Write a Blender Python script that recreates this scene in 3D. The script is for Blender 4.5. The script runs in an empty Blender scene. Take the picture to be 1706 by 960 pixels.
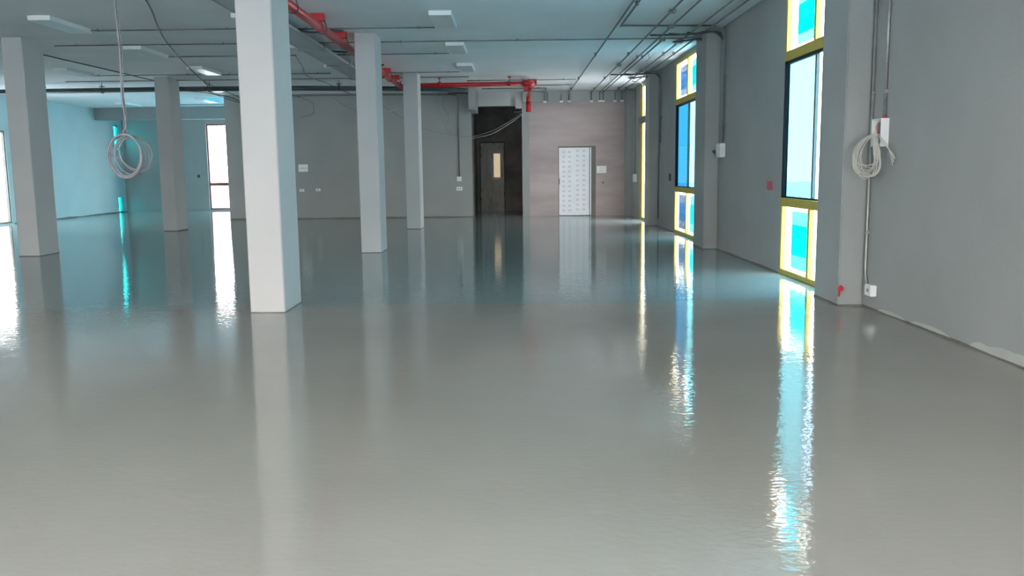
import bpy, bmesh, math, random
from mathutils import Vector, Matrix, noise

random.seed(7)
SC = bpy.context.scene
COL = SC.collection

# ------------------------------------------------------------------ camera
CAM_H = 1.4
FOCAL_PX = 1446.86
PITCH, YAW, ROLL = 0.135088, -0.00427, 0.01166
fw = Vector((math.sin(YAW) * math.cos(PITCH), math.cos(YAW) * math.cos(PITCH), -math.sin(PITCH)))
rt = Vector((math.cos(YAW), -math.sin(YAW), 0))
dn = fw.cross(rt)
r2 = rt * math.cos(ROLL) + dn * math.sin(ROLL)
d2 = -rt * math.sin(ROLL) + dn * math.cos(ROLL)
cam_data = bpy.data.cameras.new('camera')
cam = bpy.data.objects.new('camera', cam_data)
COL.objects.link(cam)
mw = Matrix.Identity(4)
for i in range(3):
    mw[i][0] = r2[i]
    mw[i][1] = -d2[i]
    mw[i][2] = -fw[i]
mw[0][3], mw[1][3], mw[2][3] = 0, 0, CAM_H
cam.matrix_world = mw
cam_data.sensor_width = 36
cam_data.lens = 36 * FOCAL_PX / 1706
cam_data.clip_end = 400
cam_data.clip_start = 0.05
SC.camera = cam

# ------------------------------------------------------------------ sky
SKY_STRENGTH = 16.0
world = bpy.data.worlds.new('sky')
SC.world = world
world.use_nodes = True
wn = world.node_tree
wn.nodes.clear()
w_out = wn.nodes.new('ShaderNodeOutputWorld')
w_bg = wn.nodes.new('ShaderNodeBackground')
w_tc = wn.nodes.new('ShaderNodeTexCoord')
w_sep = wn.nodes.new('ShaderNodeSeparateXYZ')
w_rmp = wn.nodes.new('ShaderNodeValToRGB')
wn.links.new(w_tc.outputs['Generated'], w_sep.inputs[0])
wn.links.new(w_sep.outputs['Z'], w_rmp.inputs[0])
wn.links.new(w_rmp.outputs[0], w_bg.inputs[0])
wn.links.new(w_bg.outputs[0], w_out.inputs[0])
w_rmp.color_ramp.elements[0].color = (1.0, 0.955, 0.93, 1)
w_rmp.color_ramp.elements[1].color = (0.70, 0.86, 1.0, 1)
w_bg.inputs[1].default_value = SKY_STRENGTH

# ------------------------------------------------------------------ exposure
SC.view_settings.view_transform = 'Standard'
SC.view_settings.look = 'None'
SC.view_settings.gamma = 1.0
SC.view_settings.use_curve_mapping = False
SC.view_settings.exposure = 0.0
cy = SC.cycles
cy.use_denoising = True
cy.max_bounces = 12
cy.diffuse_bounces = 6
cy.glossy_bounces = 4
cy.transparent_max_bounces = 12
cy.sample_clamp_indirect = 6.0
cy.caustics_reflective = False
cy.caustics_refractive = False


# ------------------------------------------------------------------ materials
def mat(name, color, rough=0.8, noise_amt=0.0, noise_scale=2.0, bump=0.0, bump_scale=40.0,
        metallic=0.0, spec=0.5, color2=None, stretch=(1, 1, 1), coat=0.0):
    m = bpy.data.materials.new(name)
    m.use_nodes = True
    nt = m.node_tree
    b = nt.nodes['Principled BSDF']
    b.inputs['Roughness'].default_value = rough
    b.inputs['Metallic'].default_value = metallic
    b.inputs['Specular IOR Level'].default_value = spec
    b.inputs['Coat Weight'].default_value = coat
    b.inputs['Base Color'].default_value = (*color, 1)
    tc = nt.nodes.new('ShaderNodeTexCoord')
    mp = nt.nodes.new('ShaderNodeMapping')
    mp.inputs['Scale'].default_value = stretch
    nt.links.new(tc.outputs['Object'], mp.inputs[0])
    nz = nt.nodes.new('ShaderNodeTexNoise')
    nz.inputs['Scale'].default_value = noise_scale
    nz.inputs['Detail'].default_value = 5
    nt.links.new(mp.outputs[0], nz.inputs['Vector'])
    rp = nt.nodes.new('ShaderNodeValToRGB')
    c2 = color2 or tuple(max(0, c * (1 - noise_amt)) for c in color)
    c1 = color if color2 else tuple(min(1, c * (1 + noise_amt)) for c in color)
    rp.color_ramp.elements[0].position = 0.3
    rp.color_ramp.elements[1].position = 0.7
    rp.color_ramp.elements[0].color = (*c2, 1)
    rp.color_ramp.elements[1].color = (*c1, 1)
    nt.links.new(nz.outputs['Fac'], rp.inputs[0])
    nt.links.new(rp.outputs[0], b.inputs['Base Color'])
    if bump:
        n2 = nt.nodes.new('ShaderNodeTexNoise')
        n2.inputs['Scale'].default_value = bump_scale
        n2.inputs['Detail'].default_value = 3
        nt.links.new(mp.outputs[0], n2.inputs['Vector'])
        bp = nt.nodes.new('ShaderNodeBump')
        bp.inputs['Strength'].default_value = bump
        bp.inputs['Distance'].default_value = 0.01
        nt.links.new(n2.outputs['Fac'], bp.inputs['Height'])
        nt.links.new(bp.outputs[0], b.inputs['Normal'])
    return m


def see_through(name, color, gloss=0.06):
    m = bpy.data.materials.new(name)
    m.use_nodes = True
    nt = m.node_tree
    nt.nodes.clear()
    o = nt.nodes.new('ShaderNodeOutputMaterial')
    t = nt.nodes.new('ShaderNodeBsdfTransparent')
    t.inputs[0].default_value = (*color, 1)
    g = nt.nodes.new('ShaderNodeBsdfGlossy')
    g.inputs['Roughness'].default_value = 0.03
    g.inputs[0].default_value = (0.9, 0.95, 0.95, 1)
    mx = nt.nodes.new('ShaderNodeMixShader')
    mx.inputs[0].default_value = gloss
    nt.links.new(t.outputs[0], mx.inputs[1])
    nt.links.new(g.outputs[0], mx.inputs[2])
    nt.links.new(mx.outputs[0], o.inputs[0])
    return m


def floor_material():
    m = bpy.data.materials.new('epoxy_floor')
    m.use_nodes = True
    nt = m.node_tree
    L = nt.links.new
    b = nt.nodes['Principled BSDF']
    geo = nt.nodes.new('ShaderNodeNewGeometry')
    sep = nt.nodes.new('ShaderNodeSeparateXYZ')
    L(geo.outputs['Position'], sep.inputs[0])
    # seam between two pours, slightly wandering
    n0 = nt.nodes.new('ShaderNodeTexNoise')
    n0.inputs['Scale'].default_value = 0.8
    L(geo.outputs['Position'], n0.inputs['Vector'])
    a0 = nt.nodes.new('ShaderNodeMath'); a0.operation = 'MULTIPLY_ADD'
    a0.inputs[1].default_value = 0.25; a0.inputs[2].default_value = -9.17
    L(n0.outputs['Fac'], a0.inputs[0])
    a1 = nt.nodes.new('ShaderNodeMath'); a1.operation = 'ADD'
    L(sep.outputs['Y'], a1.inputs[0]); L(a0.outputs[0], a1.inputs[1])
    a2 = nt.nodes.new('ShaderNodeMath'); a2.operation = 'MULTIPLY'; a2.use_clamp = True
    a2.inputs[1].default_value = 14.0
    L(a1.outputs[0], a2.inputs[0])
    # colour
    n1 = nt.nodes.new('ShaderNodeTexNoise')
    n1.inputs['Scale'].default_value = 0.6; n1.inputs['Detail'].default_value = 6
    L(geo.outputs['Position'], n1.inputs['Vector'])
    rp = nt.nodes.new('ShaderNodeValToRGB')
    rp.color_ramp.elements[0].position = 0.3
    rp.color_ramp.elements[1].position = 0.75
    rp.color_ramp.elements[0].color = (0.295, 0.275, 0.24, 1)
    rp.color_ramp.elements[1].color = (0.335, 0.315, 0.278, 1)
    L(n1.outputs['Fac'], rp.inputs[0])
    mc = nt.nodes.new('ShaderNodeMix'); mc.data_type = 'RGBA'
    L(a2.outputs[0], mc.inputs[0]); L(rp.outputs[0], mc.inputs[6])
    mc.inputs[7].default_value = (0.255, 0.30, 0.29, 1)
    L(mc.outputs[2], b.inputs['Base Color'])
    # gloss
    n2 = nt.nodes.new('ShaderNodeTexNoise')
    n2.inputs['Scale'].default_value = 1.3; n2.inputs['Detail'].default_value = 4
    L(geo.outputs['Position'], n2.inputs['Vector'])
    mr = nt.nodes.new('ShaderNodeMapRange')
    mr.inputs[1].default_value = 0.3; mr.inputs[2].default_value = 0.7
    mr.inputs[3].default_value = 0.055; mr.inputs[4].default_value = 0.095
    L(n2.outputs['Fac'], mr.inputs[0])
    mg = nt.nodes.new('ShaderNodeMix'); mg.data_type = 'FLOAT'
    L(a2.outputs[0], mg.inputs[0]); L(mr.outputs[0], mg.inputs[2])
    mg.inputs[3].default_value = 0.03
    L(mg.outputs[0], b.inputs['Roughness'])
    b.inputs['IOR'].default_value = 1.5
    # waves of the trowelled coat
    mp = nt.nodes.new('ShaderNodeMapping')
    mp.inputs['Scale'].default_value = (1.0, 1.6, 1.0)
    L(geo.outputs['Position'], mp.inputs[0])
    n3 = nt.nodes.new('ShaderNodeTexNoise')
    n3.inputs['Scale'].default_value = 3.0; n3.inputs['Detail'].default_value = 3
    n3.inputs['Roughness'].default_value = 0.55
    L(mp.outputs[0], n3.inputs['Vector'])
    bp = nt.nodes.new('ShaderNodeBump')
    bp.inputs['Strength'].default_value = 0.5
    bp.inputs['Distance'].default_value = 0.0025
    L(n3.outputs['Fac'], bp.inputs['Height'])
    n4 = nt.nodes.new('ShaderNodeTexNoise')
    n4.inputs['Scale'].default_value = 17.0; n4.inputs['Detail'].default_value = 2
    L(mp.outputs[0], n4.inputs['Vector'])
    b2 = nt.nodes.new('ShaderNodeBump')
    b2.inputs['Strength'].default_value = 0.5
    b2.inputs['Distance'].default_value = 0.0022
    L(n4.outputs['Fac'], b2.inputs['Height'])
    L(bp.outputs[0], b2.inputs['Normal'])
    L(b2.outputs[0], b.inputs['Normal'])
    return m


def emit(name, color, s):
    m = bpy.data.materials.new(name)
    m.use_nodes = True
    nt = m.node_tree
    b = nt.nodes['Principled BSDF']
    b.inputs['Base Color'].default_value = (0.6, 0.5, 0.4, 1)
    b.inputs['Emission Color'].default_value = (*color, 1)
    b.inputs['Emission Strength'].default_value = s
    return m


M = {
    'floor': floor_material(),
    'wall': mat('grey_wall_paint', (0.30, 0.312, 0.306), 0.85, 0.05, 1.2, 0.35, 60),
    'ceil': mat('ceiling_paint', (0.81, 0.83, 0.84), 0.85, 0.05, 0.9, 0.25, 50),
    'column': mat('column_paint', (0.475, 0.475, 0.47), 0.8, 0.03, 1.5, 0.12, 45),
    'cyanlit_wall': mat('cyan_lit_wall_paint', (0.50, 0.57, 0.58), 0.85, 0.04, 1.2, 0.35, 60),  # paint lightened and tinted to carry the recess's cyan light
    'filler': mat('wall_filler', (0.42, 0.43, 0.41), 0.85, 0.08, 3, 0.3, 60),
    'raw': mat('raw_render', (0.47, 0.395, 0.39), 0.8, 0, 1.0, 0.4, 30, color2=(0.34, 0.28, 0.28), stretch=(0.5, 1, 2.2)),
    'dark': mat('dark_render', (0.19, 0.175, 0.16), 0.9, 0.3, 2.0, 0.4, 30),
    'yellow': mat('yellow_frame_paint', (0.46, 0.35, 0.085), 0.6, 0.05, 4, spec=0.2),
    'bronze': mat('bronze_sash', (0.007, 0.007, 0.012), 0.4, 0.15, 4, spec=0.15),
    'red': mat('red_pipe_paint', (0.48, 0.007, 0.012), 0.3, 0.08, 4, spec=0.6),
    'steel': mat('galvanised_conduit', (0.16, 0.18, 0.18), 0.45, 0.15, 8, metallic=0.35),
    'wallsteel': mat('wall_conduit_metal', (0.30, 0.31, 0.30), 0.45, 0.15, 8, metallic=0.5),
    'darkpipe': mat('dark_steel_pipe', (0.045, 0.06, 0.065), 0.5, 0.2, 5),
    'white': mat('white_plastic', (0.78, 0.80, 0.80), 0.4, 0.03, 5),
    'enamel': mat('fixture_enamel', (0.92, 0.93, 0.93), 0.3, 0.03, 5),
    'diffuser': mat('fixture_reflector', (0.72, 0.75, 0.75), 0.28, 0.04, 5),
    'filmdoor': mat('white_door_film', (0.80, 0.82, 0.86), 0.35, 0.04, 3),
    'print': mat('pale_grey_print', (0.52, 0.54, 0.60), 0.5, 0.1, 9),
    'paper': mat('white_paper', (0.85, 0.85, 0.84), 0.7, 0.02, 6),
    'ink': mat('grey_ink', (0.25, 0.25, 0.26), 0.7, 0.05, 6),
    'cable': mat('white_cable', (0.52, 0.50, 0.45), 0.5, 0.08, 8),
    'greycable': mat('grey_cable', (0.19, 0.19, 0.21), 0.4, 0.1, 8),
    'black': mat('black_plastic', (0.02, 0.02, 0.02), 0.5, 0.1, 8),
    'darkcable': mat('black_cable', (0.035, 0.045, 0.05), 0.5, 0.1, 8),
    'pink': mat('pink_plastic', (0.50, 0.09, 0.14), 0.5, 0.1, 8),
    'redtag': mat('red_plastic', (0.55, 0.02, 0.04), 0.5, 0.1, 8),
    'green': mat('green_circuit', (0.02, 0.12, 0.09), 0.5, 0.3, 20),
    'door': mat('brown_door', (0.60, 0.55, 0.48), 0.6, 0.2, 3),
    'doorframe': mat('dark_door_frame', (0.07, 0.055, 0.04), 0.6, 0.2, 3),
    'redbrown': mat('red_brown_frame', (0.22, 0.06, 0.05), 0.5, 0.1, 3),
    'alu': mat('grey_frame', (0.10, 0.11, 0.10), 0.5, 0.1, 3),
    'jamb': mat('grey_door_jamb', (0.14, 0.135, 0.125), 0.6, 0.1, 3),
    'ground': mat('outdoor_concrete', (0.82, 0.83, 0.83), 0.9, 0.1, 0.5),
    'glass': see_through('clear_glass', (0.97, 0.97, 0.96)),
    'paleglass': see_through('pale_cyan_glass', (0.235, 0.42, 0.45)),
    'whiteglass': see_through('milky_glass', (0.64, 0.80, 0.88)),
    'film': see_through('cyan_protective_film', (0.0, 0.70, 0.86)),
    'palefilm': see_through('pale_cyan_film', (0.20, 0.88, 0.95)),
    'bluefilm': see_through('blue_protective_film', (0.06, 0.20, 0.28)),
    'bluepatch': see_through('mid_blue_film_patch', (0.085, 0.17, 0.26)),
    'bluepale': see_through('pale_blue_film', (0.19, 0.22, 0.26)),
    'cyanwin': see_through('deep_cyan_film', (0.04, 0.76, 0.88)),
    'slitglass': see_through('slit_cyan_glass', (0.10, 0.95, 0.97)),
    'traypaint': mat('tray_paint', (0.45, 0.49, 0.50), 0.8, 0.06, 2),
    'wrap': None,
    'beige': emit('lit_vision_pane', (1.0, 0.80, 0.50), 0.5),
}


def wrap_material():
    m = bpy.data.materials.new('crumpled_plastic_wrap')
    m.use_nodes = True
    nt = m.node_tree
    nt.nodes.clear()
    o = nt.nodes.new('ShaderNodeOutputMaterial')
    t = nt.nodes.new('ShaderNodeBsdfTransparent')
    t.inputs[0].default_value = (0.85, 0.85, 0.83, 1)
    g = nt.nodes.new('ShaderNodeBsdfPrincipled')
    g.inputs['Base Color'].default_value = (0.8, 0.78, 0.74, 1)
    g.inputs['Roughness'].default_value = 0.1
    g.inputs['Coat Weight'].default_value = 1.0
    mx = nt.nodes.new('ShaderNodeMixShader')
    mx.inputs[0].default_value = 0.5
    nt.links.new(t.outputs[0], mx.inputs[1])
    nt.links.new(g.outputs[0], mx.inputs[2])
    nt.links.new(mx.outputs[0], o.inputs[0])
    return m


M['wrap'] = wrap_material()


# ------------------------------------------------------------------ helpers
def bm_new():
    return bmesh.new()


def box(bm, x0, x1, y0, y1, z0, z1):
    vs = [bm.verts.new((x, y, z)) for x in (x0, x1) for y in (y0, y1) for z in (z0, z1)]
    for f in ((0, 1, 3, 2), (4, 6, 7, 5), (0, 4, 5, 1), (2, 3, 7, 6), (0, 2, 6, 4), (1, 5, 7, 3)):
        bm.faces.new([vs[i] for i in f])
    return vs


def bbox(x0, x1, y0, y1, z0, z1, bev=0.0, seg=2):
    bm = bm_new()
    box(bm, x0, x1, y0, y1, z0, z1)
    bmesh.ops.recalc_face_normals(bm, faces=bm.faces)
    if bev:
        bmesh.ops.bevel(bm, geom=list(bm.edges), offset=bev, segments=seg, affect='EDGES')
    return bm


def smooth_path(pts, n=6):
    P = [Vector(p) for p in pts]
    if len(P) < 3:
        return P
    out = []
    for i in range(len(P) - 1):
        p0 = P[i - 1] if i else P[0] * 2 - P[1]
        p1, p2 = P[i], P[i + 1]
        p3 = P[i + 2] if i + 2 < len(P) else P[-1] * 2 - P[-2]
        for k in range(n):
            t = k / n
            out.append(0.5 * ((2 * p1) + (p2 - p0) * t + (2 * p0 - 5 * p1 + 4 * p2 - p3) * t * t
                              + (3 * p1 - p0 - 3 * p2 + p3) * t ** 3))
    out.append(P[-1])
    return out


def rounded(pts, r=0.08, n=5):
    """polyline with rounded corners"""
    P = [Vector(p) for p in pts]
    out = [P[0]]
    for i in range(1, len(P) - 1):
        a, b, c = P[i - 1], P[i], P[i + 1]
        rr = min(r, (a - b).length * 0.45, (c - b).length * 0.45)
        s = b + (a - b).normalized() * rr
        e = b + (c - b).normalized() * rr
        for k in range(n + 1):
            t = k / n
            out.append(s * (1 - t) ** 2 + b * 2 * t * (1 - t) + e * t * t)
    out.append(P[-1])
    return out


def tube(bm, pts, r, seg=8):
    P = [Vector(p) for p in pts]
    rings = []
    up = None
    for i, p in enumerate(P):
        if i == 0:
            t = P[1] - P[0]
        elif i == len(P) - 1:
            t = P[-1] - P[-2]
        else:
            t = (P[i + 1] - P[i]).normalized() + (P[i] - P[i - 1]).normalized()
        if t.length < 1e-9:
            t = P[i] - P[i - 1]
        t.normalize()
        if up is None:
            up = Vector((0, 0, 1)) if abs(t.z) < 0.9 else Vector((1, 0, 0))
        a = t.cross(up)
        if a.length < 1e-6:
            a = t.cross(Vector((0, 1, 0)))
        a.normalize()
        b = a.cross(t).normalized()
        up = b
        rings.append([bm.verts.new(p + (a * math.cos(2 * math.pi * k / seg) + b * math.sin(2 * math.pi * k / seg)) * r)
                      for k in range(seg)])
    for i in range(len(rings) - 1):
        for k in range(seg):
            f = bm.faces.new((rings[i][k], rings[i][(k + 1) % seg], rings[i + 1][(k + 1) % seg], rings[i + 1][k]))
            f.smooth = True
    bm.faces.new(rings[0][::-1])
    bm.faces.new(rings[-1])


def tb(pts, r, seg=8):
    bm = bm_new()
    tube(bm, pts, r, seg)
    return bm


def root_loc(p):
    v = Vector((0, 0, 0))
    while p is not None:
        v += p.location
        p = p.parent
    return v


def obj(name, bm, m, parent=None, loc=None):
    """bm in world coordinates; origin at loc (top level) or at the parent's"""
    bmesh.ops.recalc_face_normals(bm, faces=bm.faces)
    base = root_loc(parent) if parent else Vector(loc or (0, 0, 0))
    if base.length:
        bmesh.ops.translate(bm, verts=bm.verts, vec=-base)
    me = bpy.data.meshes.new(name)
    bm.to_mesh(me)
    bm.free()
    me.materials.append(M[m] if isinstance(m, str) else m)
    o = bpy.data.objects.new(name, me)
    COL.objects.link(o)
    if parent:
        o.parent = parent
    else:
        o.location = base
    return o


def tag(o, label=None, cat=None, group=None, kind=None):
    if label:
        o['label'] = label
    if cat:
        o['category'] = cat
    if group:
        o['group'] = group
    if kind:
        o['kind'] = kind
    return o


def thing(name, label, cat, loc=(0, 0, 0), group=None, kind=None):
    o = bpy.data.objects.new(name, None)
    o.empty_display_size = 0.1
    COL.objects.link(o)
    o.location = loc
    return tag(o, label, cat, group, kind)


def struct(name, bm, m, label, cat):
    return tag(obj(name, bm, m), label, cat, None, 'structure')


CZ = 3.72      # ceiling height
RX = 3.5       # right wall plane
LX = -14.7     # left wall plane
BY = 26.5      # core / back wall plane
FY = 33.0      # far wall of the left recess
NY = -0.5      # wall behind the camera

# ------------------------------------------------------------------ structure
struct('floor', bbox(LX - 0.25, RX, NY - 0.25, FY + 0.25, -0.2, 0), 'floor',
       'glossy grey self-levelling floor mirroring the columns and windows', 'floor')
bm = bm_new()
box(bm, LX - 0.25, RX + 0.25, NY - 0.25, BY + 0.25, CZ, CZ + 0.25)
box(bm, LX - 0.25, -5.4, BY + 0.25, FY + 0.25, CZ, CZ + 0.25)  # slab stops short so sky reaches the added cyan glazing
box(bm, -1.53, RX + 0.25, BY + 0.25, FY + 0.25, CZ, CZ + 0.25)
struct('ceiling', bm, 'ceil',
       'flat painted concrete ceiling carrying conduits, pipes and light fittings', 'ceiling')
struct('ground_outside', bbox(-80, 80, -70, 100, -0.6, -0.3), 'ground',
       'pale concrete ground outside the windows', 'ground')

WIN_R = [(9.3, 11.5), (16.75, 19.15), (22.3, 24.6)]
WT = 3.65
bm = bm_new()
prev = NY - 0.25
for a, b in WIN_R:
    box(bm, RX, RX + 0.075, prev, a, -0.2, CZ)
    box(bm, RX, RX + 0.075, a, b, WT, CZ)
    box(bm, RX, RX + 0.075, a, b, -0.2, 0.0)
    prev = b
box(bm, RX, RX + 0.075, prev, BY + 0.25, -0.2, CZ)
struct('wall_right', bm, 'wall', 'long grey painted wall with tall yellow-framed windows', 'wall')

# left wall with openings
WIN_L = [(22.6, 25.4, 0.03, 2.69), (32.36, 32.72, 0.0, 3.2)]
bm = bm_new()
prev = NY - 0.25
for a, b, z0, z1 in WIN_L:
    box(bm, LX - 0.12, LX, prev, a, 0, CZ)
    box(bm, LX - 0.12, LX, a, b, z1, CZ)
    if z0 > 0:
        box(bm, LX - 0.12, LX, a, b, 0, z0)
    prev = b
box(bm, LX - 0.12, LX, prev, FY + 0.25, 0, CZ)
struct('wall_left', bm, 'cyanlit_wall', 'left side wall with cyan daylight partly put into its paint', 'wall')

# far wall of the recess behind the core
WIN_F = [(-11.55, -9.6, 0.05, 3.23), (-8.4, -6.0, 0.05, 3.23)]
bm = bm_new()
prev = LX
for a, b, z0, z1 in WIN_F:
    box(bm, prev, a, FY, FY + 0.25, 0, CZ)
    box(bm, a, b, FY, FY + 0.25, z1, CZ)
    box(bm, a, b, FY, FY + 0.25, 0, z0)
    prev = b
box(bm, prev, -5.4, FY, FY + 0.25, 0, CZ)
struct('wall_far', bm, 'wall', 'teal-tinted far wall of the left recess with a white window', 'wall')
struct('beam_far', bbox(LX, -5.4, 30.9, 31.25, 3.30, CZ, 0.01), 'wall',
       'deep painted concrete beam crossing the left recess below the ceiling', 'beam')

# core wall facing the camera, left of the dark doorway
struct('wall_back_left', bbox(-8.68, -1.28, BY, BY + 0.25, 0, CZ), 'wall',
       'grey painted back wall left of the dark doorway', 'wall')
# right of the doorway, with the lift-door niche
bm = bm_new()
box(bm, 0.24, 1.33, BY, BY + 0.35, 0, CZ)
box(bm, 2.46, RX, BY, BY + 0.35, 0, CZ)
box(bm, 1.33, 2.46, BY, BY + 0.35, 2.09, CZ)
struct('wall_back_right', bm, 'raw', 'brownish unpainted rendered back wall right of the dark doorway', 'wall')
struct('beam_back_right', bbox(0.26, RX, BY - 0.14, BY, 3.40, CZ, 0.008), 'wall',
       'grey beam along the top of the brownish back wall', 'beam')
struct('trim_back_right', bbox(0.9, 3.05, BY - 0.155, BY - 0.14, 3.382, 3.40), 'wallsteel',
       'thin pale metal strip along the lower edge of the back beam', 'trim')
struct('wall_corner_return', bbox(3.32, RX, BY - 0.5, BY, 0, CZ, 0.01), 'wall',
       'narrow grey pier in the far right corner', 'wall')
struct('baseboard_doorway', bbox(0.24, 0.46, BY - 0.012, BY, 0, 3.4, 0.004), 'wall',
       'grey painted strip of wall beside the dark doorway', 'trim')
# dark lobby behind the doorway
bm = bm_new()
box(bm, -1.53, -1.28, BY + 0.25, FY, 0, CZ)
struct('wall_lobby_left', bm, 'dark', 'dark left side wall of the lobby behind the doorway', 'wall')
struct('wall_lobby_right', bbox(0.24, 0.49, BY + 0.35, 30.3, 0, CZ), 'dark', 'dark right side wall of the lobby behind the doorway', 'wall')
bm = bm_new()
box(bm, -1.28, -1.18, 30.0, 30.25, 0, CZ)
box(bm, -0.32, 0.24, 30.0, 30.25, 0, CZ)
box(bm, -1.18, -0.32, 30.0, 30.25, 2.36, CZ)
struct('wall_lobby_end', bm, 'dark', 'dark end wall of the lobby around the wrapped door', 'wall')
struct('light_block_lobby', bbox(-1.53, 0.49, 30.6, 30.8, 0, CZ), 'dark', 'added unseen dark panel blocking outside light behind the lobby door', 'wall')  # unseen, added to stop outside light leaking under the lobby door
struct('beam_over_doorway', bbox(-1.08, 0.24, BY + 0.02, BY + 0.22, 3.30, CZ, 0.008), 'column',
       'pale panel of beam above the dark doorway', 'beam')
struct('beam_beside_doorway', bbox(-1.28, -1.08, 25.0, BY + 0.25, 3.10, CZ, 0.012), 'wall',
       'short painted beam stub left above the dark doorway', 'beam')
struct('beam_stub_doorway', bbox(0.05, 0.24, BY - 0.12, BY + 0.0, 3.22, 3.55, 0.012), 'column',
       'short pale beam stub right above the dark doorway', 'beam')

# wall behind the camera: wide glazed openings
bm = bm_new()
prev = LX
RW = [(-13.6, -10.6), (-10.1, -7.1), (-6.6, -3.6), (-3.2, -0.5), (-0.2, 3.3)]
RH = 2.7
for a, b in RW:
    box(bm, prev, a, NY - 0.25, NY, 0, CZ)
    box(bm, a, b, NY - 0.25, NY, RH, CZ)
    prev = b
box(bm, prev, RX, NY - 0.25, NY, 0, CZ)
struct('wall_rear', bm, 'wall', 'wall behind the camera with wide glazed openings', 'wall')
for i, (a, b) in enumerate(RW):
    w = thing('window_%d' % (20 + i), 'wide clear shopfront window behind the camera', 'window', (a, NY - 0.12, 0),
              'rear shopfront windows', 'structure')
    bm = bm_new()
    for x0, x1, z0, z1 in ((a, a + .06, 0, RH), (b - .06, b, 0, RH), (a, b, RH - .06, RH), (a, b, 0, .06),
                           ((a + b) / 2 - .03, (a + b) / 2 + .03, 0, RH)):
        box(bm, x0, x1, NY - .18, NY - .1, z0, z1)
    obj('window_frame', bm, 'alu', w)
    obj('pane', bbox(a + .07, b - .07, NY - .145, NY - .139, .05, RH - .05), 'glass', w)

# pilasters on the right wall
for (a, b, d, lab) in ((8.68, 9.38, 0.25, 'grey pilaster right of the nearest tall window, beside the coiled white cable'),
                       (15.05, 15.9, 0.24, 'grey pilaster right of the middle tall window, above the small wall box'),
                       (21.35, 22.1, 0.22, 'grey pilaster right of the farthest tall window')):
    tag(obj('pilaster', bbox(RX - d, RX, a, b, 0, CZ, 0.012), 'wall', loc=None), lab, 'pilaster', None, 'structure')


# ragged lip of floor coating along the walls
def ragged_strip(bm, p0, p1, n, nrm, h0=0.008, h1=0.03, t=0.004, seed=0):
    p0, p1, nrm = Vector(p0), Vector(p1), Vector(nrm)
    cols = []
    for i in range(n + 1):
        p = p0.lerp(p1, i / n)
        q = noise.noise(Vector((p.x * 1.1 + seed, p.y * 1.1, 3.1))) * 0.5 + 0.5
        q2 = noise.noise(Vector((p.x * 6 + seed, p.y * 6, 9.1))) * 0.5 + 0.5
        h = h0 + (h1 - h0) * (0.7 * q + 0.3 * q2)
        cols.append([bm.verts.new(p), bm.verts.new(p + nrm * t), bm.verts.new(p + nrm * t + Vector((0, 0, h * .85))),
                     bm.verts.new(p + Vector((0, 0, h)))])
    for i in range(n):
        for k in range(3):
            bm.faces.new((cols[i][k], cols[i + 1][k], cols[i + 1][k + 1], cols[i][k + 1]))


bm = bm_new()
segs = [((RX, 0.0, 0), (RX, 8.68, 0), (-1, 0, 0)), ((RX, 8.68, 0), (3.25, 8.68, 0), (0, -1, 0)),
        ((3.25, 8.68, 0), (3.25, 9.38, 0), (-1, 0, 0)), ((RX, 11.5, 0), (RX, 15.05, 0), (-1, 0, 0)),
        ((RX, 15.05, 0), (3.26, 15.05, 0), (0, -1, 0)), ((3.26, 15.05, 0), (3.26, 15.9, 0), (-1, 0, 0)),
        ((RX, 19.15, 0), (RX, 21.35, 0), (-1, 0, 0)), ((RX, 21.35, 0), (3.28, 21.35, 0), (0, -1, 0))]
for a, b, nr in segs:
    ragged_strip(bm, a, b, max(4, int((Vector(a) - Vector(b)).length * 12)), nr, 0.0, 0.035)
struct('baseboard_right', bm, 'jamb', 'thin ragged dark line of floor coating along the right wall foot', 'trim')
bm = bm_new()
ragged_strip(bm, (-8.68, BY, 0), (-1.28, BY, 0), 80, (0, -1, 0), 0.01, 0.05)
ragged_strip(bm, (LX, 25.5, 0), (LX, 33, 0), 80, (1, 0, 0), 0.0, 0.06, seed=4)
struct('baseboard_back', bm, 'jamb', 'thin ragged dark line of floor coating along the back wall foot', 'trim')

# pale unfinished patches at the foot of the right wall
bm = bm_new()
for (y0, y1, h) in ((5.6, 6.6, 0.17), (6.9, 7.6, 0.09), (7.7, 8.3, 0.07)):
    n = 24
    top, bot = [], []
    for i in range(n + 1):
        y = y0 + (y1 - y0) * i / n
        e = math.sin(math.pi * i / n) ** 0.6
        top.append(bm.verts.new((RX - 0.003, y, 0.02 + 0.55 * h * e * (0.7 + 0.5 * noise.noise(Vector((y * 5, 1, 2)))))))
        bot.append(bm.verts.new((RX - 0.003, y, 0.012)))
    for i in range(n):
        bm.faces.new((bot[i], bot[i + 1], top[i + 1], top[i]))
struct('trim_right_patches', bm, 'filler', 'pale filler patches along the foot of the right wall', 'trim')


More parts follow.
